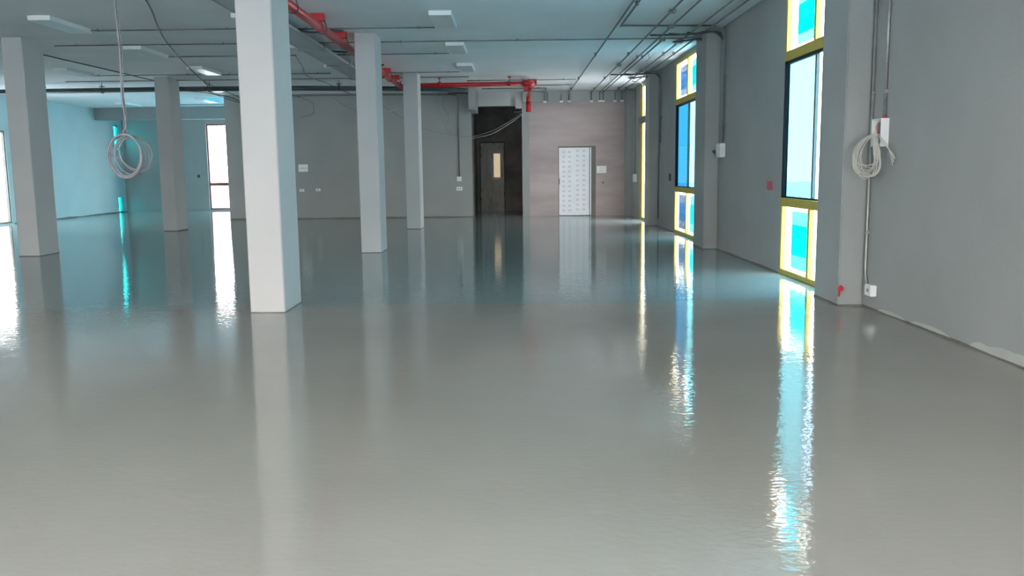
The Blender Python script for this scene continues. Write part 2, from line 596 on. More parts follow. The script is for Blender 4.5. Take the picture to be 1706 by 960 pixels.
# ------------------------------------------------------------------ tall windows on the right
def tall_window(n, y0, ym, y1, label, style, group=None, fp=0.06):
    w = thing('window_%d' % n, label, 'window', (RX + 0.02, y0, 0), group, 'structure')
    X0, X1 = RX + 0.003, RX + 0.062
    G = RX + 0.05
    T = WT
    def fr(name, *b):
        obj(name, bbox(*b, 0.006, 1), 'yellow', w)
    fr('bottom_rail', X0, X1, y0, y1, 0.0, 0.07)
    plain = style.get('plain')
    if plain:
        obj('transom_rail', bbox(X0 - 0.02, X1, y0, y1, 2.62, 2.80, .006, 1), 'alu', w)['label'] = 'grey transom'
    else:
        fr('middle_rail', X0 - 0.005, X1, y0, y1, 0.89, 1.0)
        fr('transom_rail', X0 - 0.005, X1, y0, y1, 2.74, 2.86)
    fr('head_rail', X0, X1, y0, y1, T - 0.06, T)
    for z0, z1 in (((0.07, 2.62), (2.80, T - 0.06)) if plain else ((0.07, 0.89), (2.86, T - 0.06))):
        fr('side_post', X0, X1, y0, y0 + 0.06, z0, z1)
        fr('side_post', X0, X1, y1 - fp, y1, z0, z1)
        fr('mullion', X0, X1, ym - 0.035, ym + 0.035, z0, z1)
    if plain:
        for z0, z1 in ((0.07, 2.62), (2.80, T - 0.06)):
            for a, b in ((y0 + .06, ym - .035), (ym + .035, y1 - fp)):
                obj('pane', bbox(G - .003, G + .003, a, b, z0, z1), 'glass', w)
        for (a, b, z0, z1, m) in style['films']:
            obj('film_patch', bbox(G - .012, G - .008, a, b, z0, z1), m, w)['label'] = 'pale blue film'
        return w
    # bronze sliding sashes
    bm = bm_new()
    box(bm, X0 + 0.005, X1, y1 - 0.05, y1, 1.0, 2.74)
    box(bm, X0 + 0.005, X1, y0, y0 + 0.05, 1.0, 2.74)
    box(bm, X0 + 0.02, X1, y0 + .05, y1 - .05, 2.70, 2.74)
    box(bm, X0 + 0.03, X1, y0 + .05, y1 - .05, 1.0, 1.02)
    obj('sash_frame', bm, 'bronze', w)
    obj('meeting_stile', bbox(G - 0.02, G + 0.02, ym - 0.025, ym + 0.025, 1.02, 2.70, 0.004, 1), 'alu', w)
    for (a, b, z0, z1, m) in ((y0 + .06, ym - .035, .07, .89, 'glass'), (ym + .035, y1 - .06, .07, .89, 'glass'),
                              (y0 + .05, ym - .025, 1.02, 2.7, style['mid_near']), (ym + .025, y1 - .05, 1.02, 2.7, style['mid_far']),
                              (y0 + .06, ym - .035, 2.86, T - .06, 'glass'), (ym + .035, y1 - .06, 2.86, T - .06, 'glass')):
        p = obj('pane', bbox(G - .003, G + .003, a, b, z0, z1), m, w)
        if m in ('bluefilm',):
            p['label'] = 'blue tinted sliding pane'
    for (a, b, z0, z1, m) in style['films']:
        f = obj('film_patch', bbox(G - .012, G - .008, a, b, z0, z1), m, w)
        f['label'] = {'film': 'bright cyan film patch', 'palefilm': 'pale cyan film', 'bluepatch': 'blue film patch',
                      'bluepatch': see_through('mid_blue_film_patch', (0.085, 0.17, 0.26)),
    'bluepale': 'pale blue film'}[m]
    return w


def films(pairs, lo=(0.12, 0.84), up=(2.9, 3.5)):
    out = []
    for (a, b, strong, pale) in pairs:
        out.append((a, b, lo[0], lo[0] + 0.17, pale)); out.append((a, b, lo[0] + 0.17, 0.67, strong))
        out.append((a, b, 0.67, lo[1], pale))
        out.append((a, b, up[0], 3.02, pale)); out.append((a, b, 3.02, 3.38, strong)); out.append((a, b, 3.38, up[1], pale))
    return out


tall_window(1, 9.3, 10.4, 11.5, 'nearest tall yellow-framed window with bright cyan film patches', dict(
    mid_near='whiteglass', mid_far='paleglass',
    films=films([(10.50, 11.12, 'film', 'palefilm'), (9.45, 10.1, 'film', 'palefilm')])))
tall_window(2, 16.75, 17.9, 19.15, 'middle tall yellow-framed window with blue and cyan panes', dict(
    mid_near='paleglass', mid_far='bluefilm',
    films=films([(18.1, 18.8, 'bluepatch', 'bluepale'), (16.9, 17.6, 'film', 'palefilm')])))
tall_window(3, 22.3, 23.45, 24.6, 'farthest tall yellow-framed window, seen as a narrow strip', dict(
    mid_near='glass', mid_far='glass', plain=True, films=[(23.5, 23.8, 0.9, 2.2, 'bluepale')]), fp=0.5)


def plain_window(n, axis, a, b, z0, z1, label, fm, pm, rails=(), group=None, mull=()):
    """axis 'x': in the left wall (runs along y); 'y': in the far wall (runs along x)"""
    loc = (LX - .1, a, z0) if axis == 'x' else (a, FY + .1, z0)
    w = thing('window_%d' % n, label, 'window', loc, group, 'structure')
    def bx(u0, u1, c0, c1, d=0.08):
        if axis == 'x':
            return bbox(LX - .06 - d / 2, LX - .06 + d / 2, u0, u1, c0, c1)
        return bbox(u0, u1, FY + .10 - d / 2, FY + .10 + d / 2, c0, c1)
    t = min(0.05, (b - a) * 0.1)
    obj('side_post', bx(a, a + t, z0, z1), fm, w)
    obj('side_post', bx(b - t, b, z0, z1), fm, w)
    obj('head_rail', bx(a + t, b - t, z1 - t, z1), fm, w)
    obj('bottom_rail', bx(a + t, b - t, z0, z0 + t), fm, w)
    for r0, r1 in rails:
        obj('middle_rail', bx(a + t, b - t, r0, r1), fm, w)
    for u in mull:
        obj('mullion', bx(u - .025, u + .025, z0 + t, z1 - t), fm, w)
    obj('pane', bx(a + t, b - t, z0 + t, z1 - t, 0.006), pm, w)
    return w


plain_window(6, 'x', 22.6, 25.4, 0.03, 2.69, 'bright white window at the left edge behind the nearest left column', 'alu', 'glass')
plain_window(9, 'x', 32.36, 32.72, 0.0, 3.2, 'narrow glowing cyan window slit in the far left corner', 'alu', 'slitglass')
slit = bpy.data.objects['window_9']
obj('added_infill', bbox(LX - .11, LX - .003, 32.36, 32.72, .55, 2.3), 'cyanlit_wall', slit)  # added to dull the slit where its glow fades midway
plain_window(10, 'y', -11.55, -9.6, 0.05, 3.23, 'overexposed white window with a low rail in the far wall', 'redbrown', 'glass', rails=((0.93, 1.05),))
plain_window(11, 'y', -8.4, -6.0, 0.05, 3.23, 'cyan-filmed window of the far wall hidden behind the back wall', 'alu', 'cyanwin')
cw = thing('window_12', 'added cyan-filmed glazing on the unseen side of the left recess, lighting its left wall', 'window', (-5.45, BY + .25, 0), None, 'structure')  # unseen glazing added to throw cyan light across the recess
for k in range(5):
    y = BY + .25 + k * 1.56
    obj('mullion', bbox(-5.5, -5.4, y, y + .06, .06, 3.3), 'alu', cw)
    if k < 4:
        obj('pane', bbox(-5.453, -5.447, y + .06, y + 1.56, .06, 3.3), 'cyanwin', cw)
obj('bottom_rail', bbox(-5.5, -5.4, BY + .25, FY, 0, .06), 'alu', cw)
obj('head_panel', bbox(-5.5, -5.4, BY + .25, FY, 3.3, CZ), 'wall', cw)

# ------------------------------------------------------------------ doors
d1 = thing('door_1', 'white door leaf under printed protective film in the brownish back wall', 'door', (1.85, BY, 0), None, 'structure')
obj('leaf', bbox(1.35, 2.27, BY + .05, BY + .10, 0.01, 2.05, 0.004, 1), 'filmdoor', d1)
obj('edge_strip', bbox(2.29, 2.325, BY + .04, BY + .09, 0.01, 2.05), 'filmdoor', d1)['label'] = 'narrow white strip beside the leaf'
obj('door_jamb', bbox(2.33, 2.46, BY + .03, BY + .30, 0, 2.09), 'jamb', d1)
obj('door_jamb', bbox(1.33, 1.348, BY + .03, BY + .30, 0, 2.09), 'jamb', d1)
obj('door_head', bbox(1.348, 2.33, BY + .03, BY + .30, 2.055, 2.09), 'jamb', d1)
obj('backing_panel', bbox(1.348, 2.33, BY + .12, BY + .2, 0, 2.055), 'jamb', d1)
bm = bm_new()
for c, x in enumerate((1.46, 1.64, 1.88, 2.07)):
    for r in range(13):
        z = 1.92 - r * 0.147 + (0.03 if c > 1 else 0)
        for dz, ww in ((0.016, 0.038), (-0.014, 0.045)):
            box(bm, x + 0.03 - ww, x + 0.03 + ww, BY + .047, BY + .051, z + dz - 0.009, z + dz + 0.009)
mk = obj('printed_marks', bm, 'print', d1)
mk['kind'] = 'stuff'
mk['label'] = 'rows of small pale grey printed marks on the film'
obj('latch', bbox(1.352, 1.37, BY + .02, BY + .05, 0.95, 1.12, .003, 1), 'jamb', d1)

d2_ = thing('door_2', 'brown door wrapped in crumpled clear plastic at the end of the dark lobby', 'door', (-0.75, 30.0, 0), None, 'structure')
bm = bm_new()
box(bm, -1.18, -1.14, 29.97, 30.15, 0, 2.36)
box(bm, -0.36, -0.32, 29.97, 30.15, 0, 2.36)
box(bm, -1.14, -0.36, 29.97, 30.15, 2.32, 2.36)
obj('door_frame', bm, 'doorframe', d2_)
bm = bm_new()
box(bm, -1.14, -0.72, 30.05, 30.10, 0.01, 2.32)
box(bm, -0.47, -0.36, 30.05, 30.10, 0.01, 2.32)
box(bm, -0.72, -0.47, 30.05, 30.10, 0.01, 1.13)
box(bm, -0.72, -0.47, 30.05, 30.10, 1.97, 2.32)
leaf = obj('leaf', bm, 'door', d2_)
bm = bm_new()
for x0, x1, z0, z1 in ((-.74, -.71, 1.1, 2.0), (-.48, -.45, 1.1, 2.0), (-.71, -.48, 1.97, 2.0), (-.71, -.48, 1.1, 1.13)):
    box(bm, x0, x1, 30.02, 30.05, z0, z1)
obj('vision_frame', bm, 'doorframe', leaf)
obj('vision_pane', bbox(-0.71, -0.48, 30.06, 30.075, 1.13, 1.97), 'beige', leaf)
bm = bm_new()
nx, nz_ = 34, 70
grid = []
for i in range(nx + 1):
    row = []
    for k in range(nz_ + 1):
        x = -1.15 + 0.80 * i / nx
        z = 0.02 + 2.30 * k / nz_
        y = 29.97 - 0.07 * abs(noise.noise(Vector((x * 6, z * 2.6, 1.7)))) - 0.05 * noise.noise(Vector((x * 14, z * 7 + x * 10, 5)))
        row.append(bm.verts.new((x, y, z)))
    grid.append(row)
for i in range(nx):
    for k in range(nz_):
        zc, xc = 0.02 + 2.3 * k / nz_, -1.15 + .8 * i / nx
        if 1.15 < zc < 1.95 and -0.72 < xc < -0.49:
            continue
        bm.faces.new((grid[i][k], grid[i + 1][k], grid[i + 1][k + 1], grid[i][k + 1]))
obj('plastic_wrap', bm, 'wrap', d2_)


# ------------------------------------------------------------------ columns
def column(x0, y0, label, w=0.35, d=0.68):
    c = thing('column', label, 'column', (x0 + w / 2, y0 + d / 2, 0), 'square white columns in rows across the hall')
    bm = bm_new()
    nseg = 12
    rings = []
    ch = 0.012
    prof = []
    for (cx, cy_) in ((x0, y0), (x0 + w, y0), (x0 + w, y0 + d), (x0, y0 + d)):
        sx = 1 if cx == x0 else -1
        sy = 1 if cy_ == y0 else -1
        a = (cx + sx * ch, cy_); b = (cx, cy_ + sy * ch)
        prof += ([b, a] if sx * sy > 0 else [a, b])
    for k in range(nseg + 1):
        z = CZ * k / nseg
        rings.append([bm.verts.new((px + 0.003 * noise.noise(Vector((px * 3, py * 3, z * 2))),
                                    py + 0.003 * noise.noise(Vector((px * 3 + 9, py * 3, z * 2))), z)) for px, py in prof])
    for k in range(nseg):
        for j in range(8):
            bm.faces.new((rings[k][j], rings[k][(j + 1) % 8], rings[k + 1][(j + 1) % 8], rings[k + 1][j]))
    bm.faces.new(rings[0][::-1]); bm.faces.new(rings[-1])
    obj('shaft', bm, 'column', c)
    bm = bm_new()
    e = 0.002
    P = [(x0 - e, y0 - e, 0), (x0 + w + e, y0 - e, 0), (x0 + w + e, y0 + d + e, 0), (x0 - e, y0 + d + e, 0)]
    N = [(0, -1, 0), (1, 0, 0), (0, 1, 0), (-1, 0, 0)]
    for k in range(4):
        ragged_strip(bm, P[k], P[(k + 1) % 4], 14, N[k], 0.002, 0.02, 0.003, seed=x0 * 3 + y0)
    obj('coating_line', bm, 'jamb', c)['label'] = 'ragged dark line of floor coating at the foot'
    return c


column(-2.68, 8.65, 'nearest and tallest white column, brightly lit, left of centre')
column(-2.68, 15.07, 'white column second from the camera in the right-hand row')
column(-2.64, 21.2, 'slim far column nearest the red horizontal pipe')
column(-8.67, 15.1, 'grey-white column at the far left of the view')
column(-8.69, 21.45, 'shaded grey column standing right of the hanging coil')

# ------------------------------------------------------------------ light fittings
def light_fitting(x0, y0, label):
    L = thing('light_fitting', label, 'ceiling light', (x0 + .165, y0, CZ), 'surface light fittings on the ceiling')
    bm = bm_new()
    z0 = CZ - 0.065
    w, l = 0.33, 1.27
    box(bm, x0, x0 + w, y0, y0 + 0.02, z0, CZ)
    box(bm, x0, x0 + w, y0 + l - .02, y0 + l, z0, CZ)
    box(bm, x0, x0 + .015, y0 + .02, y0 + l - .02, z0, CZ)
    box(bm, x0 + w - .015, x0 + w, y0 + .02, y0 + l - .02, z0, CZ)
    obj('housing', bm, 'enamel', L)
    obj('reflector', bbox(x0 + .015, x0 + w - .015, y0 + .02, y0 + l - .02, z0 + .002, z0 + .014), 'diffuser', L)
    return L


rows = {13.1: 'front row', 16.23: 'second row', 19.35: 'third row'}
cols = {-1.23: 'rightmost light fitting of the %s, right of the columns', -4.12: 'light fitting of the %s between the two column rows',
        -7.1: 'light fitting of the %s on the left side of the ceiling', -10.05: 'leftmost light fitting of the %s'}
for y, rn in rows.items():
    for x, cl in cols.items():
        if x == -10.05 and y < 19:
            continue
        light_fitting(x, y, cl % rn)
light_fitting(-8.35, 23.7, 'light fitting just behind the dark pipe in the left recess')
light_fitting(-9.85, 27.3, 'farthest light fitting, above the far beam in the left recess')
light_fitting(-12.9, 28.6, 'far left light fitting over the cyan wall')


# ------------------------------------------------------------------ conduits
def z_cross(p):
    return abs(p[0][1] - p[1][1]) < .01 and abs(p[0][2] - CX0) < .001 and abs(p[0][0] - p[1][0]) > .5


def conduit(pts, label, r=0.013, m='steel', name='conduit', group=None, clamps=(), boxes=(), rad=0.07, cat='conduit'):
    t = thing(name, label, cat, pts[0], group)
    obj('tube', tb(rounded(pts, rad), r), m, t)
    for c in clamps:
        obj('clamp', bbox(c[0] - .022, c[0] + .022, c[1] - .022, c[1] + .022, c[2] - .02, CZ - .008 if c[2] > 3.6 else c[2] + .02, .004, 1), m, t)
    if z_cross(pts):
        x0, x1 = pts[0][0], pts[1][0]
        k = max(1, int(abs(x1 - x0) / 2.6))
        for q in range(k + 1):
            x = x0 + (x1 - x0) * (q + 0.15) / (k + 0.3)
            obj('clamp', bbox(x - .012, x + .012, pts[0][1] - .016, pts[0][1] + .016, pts[0][2] - .015, CZ - .003, .003, 1), m, t)
    for c in boxes:
        s = c[3] if len(c) > 3 else 0.05
        obj('junction_box', bbox(c[0] - s, c[0] + s, c[1] - s, c[1] + s, c[2] - .025, min(c[2] + .03, CZ - .004) if c[2] > 3.6 else c[2] + .03, .006, 1), m, t)
    return t


CC = CZ - 0.055      # conduit axis below ceiling
CX0 = CZ - 0.026
BZ = 3.42           # where the drops end on the back beam
YB = BY - 0.17
gl = 'conduits running lengthwise on the ceiling'
D = [(1.65, 'leftmost lengthwise ceiling conduit ending at the back beam', []),
     (2.31, 'second lengthwise ceiling conduit with two junction boxes', [(2.33, 13.1, CC), (2.33, 19.6, CC)]),
     (3.01, 'lengthwise ceiling conduit second from the right wall', [(2.99, 16.0, CC), (2.99, 20.9, CC)]),
     (3.22, 'lengthwise ceiling conduit closest to the right wall', [(3.22, 15.8, CC)])]
for i, (x, lab, bxs) in enumerate(D):
    conduit([(x, 2.0, CC), (x, YB, CC), (x, YB, BZ)], lab, 0.015, group=gl, boxes=bxs,
            clamps=[(x, y, CC) for y in (11.8, 17.9, 22.5, 25.4)])
conduit([(2.56, 2.0, CC), (2.56, YB, CC), (2.56, YB, BZ)], 'lengthwise ceiling conduit, left one of the close pair', 0.015,
        group=gl, boxes=[(2.56, 14.5, CC)], clamps=[(2.56, 18.4, CC)])
conduit([(2.66, 15.9, CC), (2.66, YB, CC), (2.66, YB, BZ)], 'lengthwise ceiling conduit, right one of the close pair', 0.015,
        group=gl, boxes=[(2.66, 15.9, CC)], clamps=[(2.66, 18.4, CC)])
conduit([(1.73, 2.0, CC), (1.73, 14.4, CC), (1.76, 14.5, CX0), (3.3, 14.6, CX0)], 'ceiling conduit that bends right toward the middle pilaster', 0.015,
        group=gl, clamps=[(1.73, 12.5, CC)])

CX = CZ - 0.026
gx = 'conduits running crosswise on the ceiling'
conduit([(-8.2, 15.95, CX), (3.1, 15.95, CX), (3.3, 15.7, CX)], 'long crosswise ceiling conduit passing in front of the second fitting row', 0.012, group=gx,
        boxes=[(-2.0, 15.95, CX, .02)])
for x0, x1, y, lab in (
        (-3.6, -1.26, 14.45, 'short crosswise conduit feeding the front fitting right of the columns'),
        (-3.6, -1.26, 17.6, 'short crosswise conduit feeding the second-row fitting right of the columns'),
        (-3.6, -1.26, 20.85, 'short crosswise conduit feeding the third-row fitting right of the columns'),
        (-6.97, -4.28, 14.35, 'crosswise conduit between the two front fittings left of the columns'),
        (-6.97, -4.28, 17.6, 'crosswise conduit between the two second-row fittings left of the columns'),
        (-6.97, -4.28, 20.85, 'crosswise conduit between the two third-row fittings left of the columns'),
        (-10.0, -7.3, 20.75, 'crosswise conduit between the leftmost third-row fittings')):
    conduit([(x0, y, CX), (x1, y, CX)], lab, 0.011, group=gx)
conduit([(-11.1, 22.0, CX), (-2.3, 21.95, CX), (-1.1, 21.95, CX)], 'long crosswise conduit just in front of the dark pipe', 0.013, group=gx)
conduit([(-14.5, 24.6, CX), (-3.0, 24.6, CX)], 'long crosswise conduit just below and behind the dark pipe', 0.012, group=gx)
conduit([(-11.4, 29.6, CX), (-8.7, 29.6, CX)], 'crosswise conduit above the far beam in the left recess', 0.013, group=gx)
conduit([(-1.2, 22.9, CX), (1.62, 22.9, CX)], 'crosswise conduit above the end of the red pipe', 0.012, group=gx)
conduit([(0.5, 24.3, CX), (1.62, 24.3, CX)], 'short crosswise conduit between the red pipe and the back beam', 0.012, group=gx)
conduit([(-0.9, 25.2, CX), (0.93, 25.2, CX), (0.93, YB, CX), (0.93, YB, BZ)], 'crosswise conduit turning down onto the back beam', 0.012, group=gx)
conduit([(0.3, 25.9, CX), (0.98, 25.9, CC - .02), (1.02, YB, CC - .02), (1.02, YB, BZ)], 'second conduit turning down onto the back beam', 0.012, group=gx)
conduit([(1.42, YB, 3.6), (1.42, YB, BZ)], 'short vertical conduit stub on the back beam', 0.012)
for x, which in ((0.93, 'leftmost'), (1.42, 'second from the left'), (1.65, 'third from the left'),
                 (2.31, 'fourth from the left'), (2.56, 'left one of the close pair'), (2.66, 'right one of the close pair'),
                 (3.01, 'second from the right corner'), (3.22, 'nearest the right corner')):
    tag(obj('conduit_outlet', bbox(x - .05, x + .05, BY - .185, BY - .14, 3.375, 3.425, .006, 1), 'white',
            loc=(x, BY - .16, 3.4)), 'pale conduit end fitting on the back beam, ' + which, 'conduit fitting',
        'end fittings on the back beam')

# bunched flexible conduits at the heads of the pilasters
for (py, px, lab, n) in ((15.0, 3.3, 'bunch of flexible conduits over the middle pilaster', 3),
                         (21.2, 3.3, 'bunch of flexible conduits over the farthest pilaster', 3)):
    b = thing('flexible_conduit_bunch', lab, 'conduits', (3.1, py, CC), 'conduit bunches at the pilaster heads')
    for k in range(n):
        pts = smooth_path([(2.35 + .3 * k, py + .35 - .12 * k, CC), (2.8 + .15 * k, py + .2, CC - .02), (3.15, py - .02 - .05 * k, CC - .03),
                           (3.36, py - .08 - .03 * k, CC - .02 - .01 * k), (3.47, py - .1 - .05 * k, CC - .05 - .05 * k)], 5)
        obj('tube', tb(pts, 0.016), 'darkpipe', b)
    pts = smooth_path([(2.9, py + 1.2, CC), (3.0, py + .8, CC - .04), (3.2, py + .6, CC - .04), (3.26, py + .45, CC - .06)], 5)
    obj('tube', tb(pts, 0.016), 'darkpipe', b)
    obj('junction_box', bbox(2.93, 3.07, py + 1.15, py + 1.27, CC - .03, CC + .03, .006, 1), 'wallsteel', b)

gw = 'vertical conduits on the right wall'
conduit([(3.3, 14.6, CC), (RX - .03, 14.62, CC - .02), (RX - .03, 14.64, 3.5), (RX - .03, 14.66, 1.79)], 'vertical conduit running down to the white wall box by the middle pilaster',
        0.016, 'steel', group=gw, clamps=[(RX - .025, 14.65, 2.1), (RX - .025, 14.65, 2.9)], rad=0.12)
for dy, z1, lab in ((0.0, 0.2, 'long vertical conduit right of the farthest pilaster reaching the floor'),
                    (-0.2, 2.0, 'shorter vertical conduit right of the farthest pilaster')):
    conduit([(3.1, 21.15 + dy, CC), (RX - .03, 21.15 + dy, CC - .05), (RX - .03, 21.1 + dy, 3.4), (RX - .03, 21.1 + dy, z1)], lab,
            0.016, 'steel', group=gw, clamps=[(RX - .025, 21.1 + dy, 2.6)], rad=0.12)
conduit([(3.1, 23.2, CC), (3.40, 23.4, CC - .03), (3.40, 23.4, 3.2)], 'short conduit dropping beside the farthest window', 0.014, 'steel', group=gw, rad=.1)
conduit([(RX - .02, 25.3, CC), (RX - .02, 25.3, 1.25)], 'thin vertical conduit in the far right corner down to a white box', 0.012, 'steel', group=gw)
conduit([(RX - .018, 8.6, CC), (RX - .018, 8.6, 0.34), (RX - .018, 8.54, 0.2), (RX - .018, 8.5, 0.2)],
        'nearest vertical conduit running down the right wall to the low socket box', 0.015, 'wallsteel', group=gw,
        clamps=[(RX - .016, 8.6, 2.1), (RX - .016, 8.6, 0.75)], rad=0.1)
conduit([(RX - .018, 8.31, CC), (RX - .018, 8.31, 1.86)], 'second vertical conduit running down into the open wall box', 0.015, 'wallsteel', group=gw,
        clamps=[(RX - .016, 8.31, 2.09)])

# pipe along the back wall
conduit([(-6.7, BY - .03, 3.67), (-1.95, BY - .03, 3.66), (-1.66, BY - .03, 3.64), (-1.66, BY - .03, 1.22)],
        'conduit along the back wall top bending down to a box by the doorway', 0.018, 'steel', rad=.16,
        clamps=[(-1.66, BY - .025, 2.6), (-5.0, BY - .025, 3.67)], boxes=[(-6.42, BY - .04, 3.65, .03), (-2.2, BY - .04, 3.65, .03)])
conduit([(-1.95, BY - .03, 3.69), (-1.31, BY - .03, 3.69)], 'short black conduit end beside the beam stub', 0.018, 'darkpipe')

# ------------------------------------------------------------------ pipes
rp = thing('red_sprinkler_pipe', 'red fire pipe running lengthwise then crossing right and dropping by the doorway', 'pipe', (-2.82, 4.0, 3.5))
RZ = 3.50
obj('pipe', tb([(-2.82, 3.0, RZ), (-2.82, 22.08, RZ)], 0.062, 16), 'red', rp)
obj('elbow', tb(rounded([(-2.82, 22.0, RZ), (-2.82, 22.2, RZ), (-2.6, 22.2, RZ + .02)], .12), 0.072, 14), 'red', rp)
obj('pipe', tb([(-2.6, 22.2, RZ + .02), (0.38, 22.2, RZ + .04)], 0.057, 16), 'red', rp)
obj('elbow', tb(rounded([(0.25, 22.2, RZ + .04), (0.45, 22.2, RZ + .04), (0.45, 22.5, RZ + .04)], .14), 0.085, 14), 'red', rp)
obj('pipe', tb([(0.45, 22.5, RZ + .04), (0.43, 25.55, RZ + .02)], 0.05, 14), 'red', rp)
obj('elbow', tb(rounded([(0.43, 25.4, RZ + .02), (0.43, 25.62, RZ + .02), (0.43, 25.62, RZ - .2)], .12), 0.065, 14), 'red', rp)
obj('pipe', tb([(0.43, 25.62, RZ - .15), (0.43, 25.62, 3.06)], 0.075, 14), 'red', rp)
for y in (7.6, 10.9, 13.0, 18.0, 19.3):
    obj('coupling', tb([(-2.82, y - .07, RZ), (-2.82, y + .07, RZ)], 0.068, 14), 'red', rp)
for y in (8.2, 11.45, 13.17, 14.86, 20.14, 21.6):
    p = obj('bracket', bbox(-2.98, -2.78, y, y + .14, CZ - .11, CZ, .004, 1), 'red', rp)
    pts = [(-2.78, y + .05, CZ - .1), (-2.745, y + .05, RZ), (-2.77, y + .05, RZ - .055), (-2.82, y + .05, RZ - .078),
           (-2.87, y + .05, RZ - .055), (-2.895, y + .05, RZ), (-2.90, y + .05, CZ - .1)]
    obj('hanger_rod', tb(smooth_path(pts, 4), 0.007, 6), 'darkpipe', p)
for x in (-1.85, -0.1):
    p = obj('bracket', bbox(x - .04, x + .04, 22.14, 22.26, CZ - .035, CZ, .004, 1), 'red', rp)
    obj('hanger_rod', tb([(x, 22.2, CZ - .03), (x, 22.2, RZ + .09)], 0.01, 6), 'darkpipe', p)
    obj('hanger_ring', tb([(x - .04, 22.2, RZ + .04), (x + .04, 22.2, RZ + .04)], 0.064, 14), 'red', p)
obj('bracket', bbox(0.36, 0.6, 22.9, 23.02, CZ - .13, CZ, .004, 1), 'red', rp)
obj('bracket', bbox(0.29, 0.45, 24.6, 24.75, CZ - .16, CZ - .02, .004, 1), 'red', rp)
obj('branch_pipe', tb([(-2.62, 20.8, RZ - .01), (-2.82, 21.9, RZ + .03)], 0.02, 8), 'red', rp)

dp = thing('dark_drain_pipe', 'large dark steel pipe crossing the hall under the ceiling', 'pipe', (-14.6, 22.62, 3.53))
obj('pipe', tb([(-14.6, 22.62, 3.52), (-8.5, 22.62, 3.545), (-5.4, 22.62, 3.53), (-2.05, 22.62, 3.47), (-1.2, 22.62, 3.43)], 0.062, 14), 'darkpipe', dp)
for x in (-12.0, -10.5, -7.75, -4.45):
    p = obj('pipe_clamp', tb([(x - .03, 22.62, 3.53), (x + .03, 22.62, 3.53)], 0.072, 14), 'darkpipe', dp)
    obj('hanger_rod', tb([(x, 22.62, 3.58), (x, 22.62, CZ)], 0.009, 6), 'darkpipe', p)
    obj('hanger_nut', bbox(x - .06, x + .06, 22.58, 22.66, 3.62, 3.64, .004, 1), 'darkpipe', p)

# painted cable tray beside the red pipe
ct = thing('cable_tray', 'shallow painted cable tray hanging left of the red pipe', 'cable tray', (-3.6, 10.0, 3.55))
bm = bm_new()
box(bm, -3.82, -3.40, 4.0, 21.6, 3.585, 3.60)
box(bm, -3.83, -3.81, 4.0, 21.6, 3.585, 3.64)
box(bm, -3.41, -3.39, 4.0, 21.6, 3.585, 3.64)
obj('tray', bm, 'traypaint', ct)
for y in (9.5, 12.5, 16.0, 18.4, 21.0):
    obj('hanger_rod', tb([(-3.38, y, 3.56), (-3.38, y, CZ)], .008, 6), 'steel', ct)
    obj('hanger_rod', tb([(-3.84, y, 3.56), (-3.84, y, CZ)], .008, 6), 'steel', ct)
    obj('cross_bar', bbox(-3.86, -3.36, y - .015, y + .015, 3.56, 3.585), 'steel', ct)
for (pts, lab) in (([(-3.95, 14.2, CC), (-3.5, 14.3, CC - .01), (-3.2, 14.35, CC - .04), (-2.95, 14.3, CC - .02), (-2.75, 14.5, CC)], 'black flexible conduit crossing above the red pipe at the front bracket'),
                   ([(-3.9, 16.9, CC), (-3.45, 16.8, CC - .01), (-3.1, 16.7, CC - .04), (-2.8, 16.75, CC - .02), (-2.6, 16.7, CC)], 'black flexible conduit looping left of the second column top'),
                   ([(-3.9, 19.0, CC), (-3.4, 19.1, CC - .01), (-3.0, 19.0, CC - .04), (-2.75, 18.9, CC - .02)], 'black flexible conduit behind the second column top')):
    t = thing('flexible_conduit', lab, 'conduit', pts[0])
    obj('tube', tb(smooth_path(pts, 5), .016, 8), 'darkcable', t)


# ------------------------------------------------------------------ loose cables
def cable(pts, label, r, m, name='cable', seg=6, extra=(), xm=None):
    t = thing(name, label, 'cable', pts[0])
    obj('strand', tb(smooth_path(pts, 6), r, seg), m, t)
    for e, er in extra:
        obj('strand', tb(smooth_path(e, 6), er, seg), xm or m, t)
    return t


cable([(-4.3, 9.9, 3.70), (-4.9, 12.1, 3.66), (-5.79, 14.8, 3.64), (-6.81, 18.6, 3.63), (-7.65, 21.9, 3.66), (-8.2, 24.0, 3.66), (-8.35, 24.6, 3.60), (-8.2, 25.6, 3.58), (-8.1, 26.4, 3.5)],
      'black cable slung diagonally across the left ceiling behind the hanging coil', 0.014, 'darkcable',
      extra=[([(-7.65, 21.9, 3.66), (-7.9, 23.6, 3.66), (-7.9, 25.0, 3.6), (-7.8, 26.4, 3.42)], .009),
             ([(-8.9, 23.7, 3.60), (-8.5, 24.6, 3.62), (-8.2, 25.4, 3.52), (-7.8, 26.4, 3.35)], .009)])
cable([(-9.3, 16.6, 3.68), (-8.95, 16.75, 3.67), (-8.86, 17.7, 3.66), (-8.8, 19.6, 3.66), (-8.72, 21.2, 3.65), (-8.6, 21.8, 3.63)],
      'black cable along the ceiling from the left column to the shaded column', 0.013, 'darkcable')
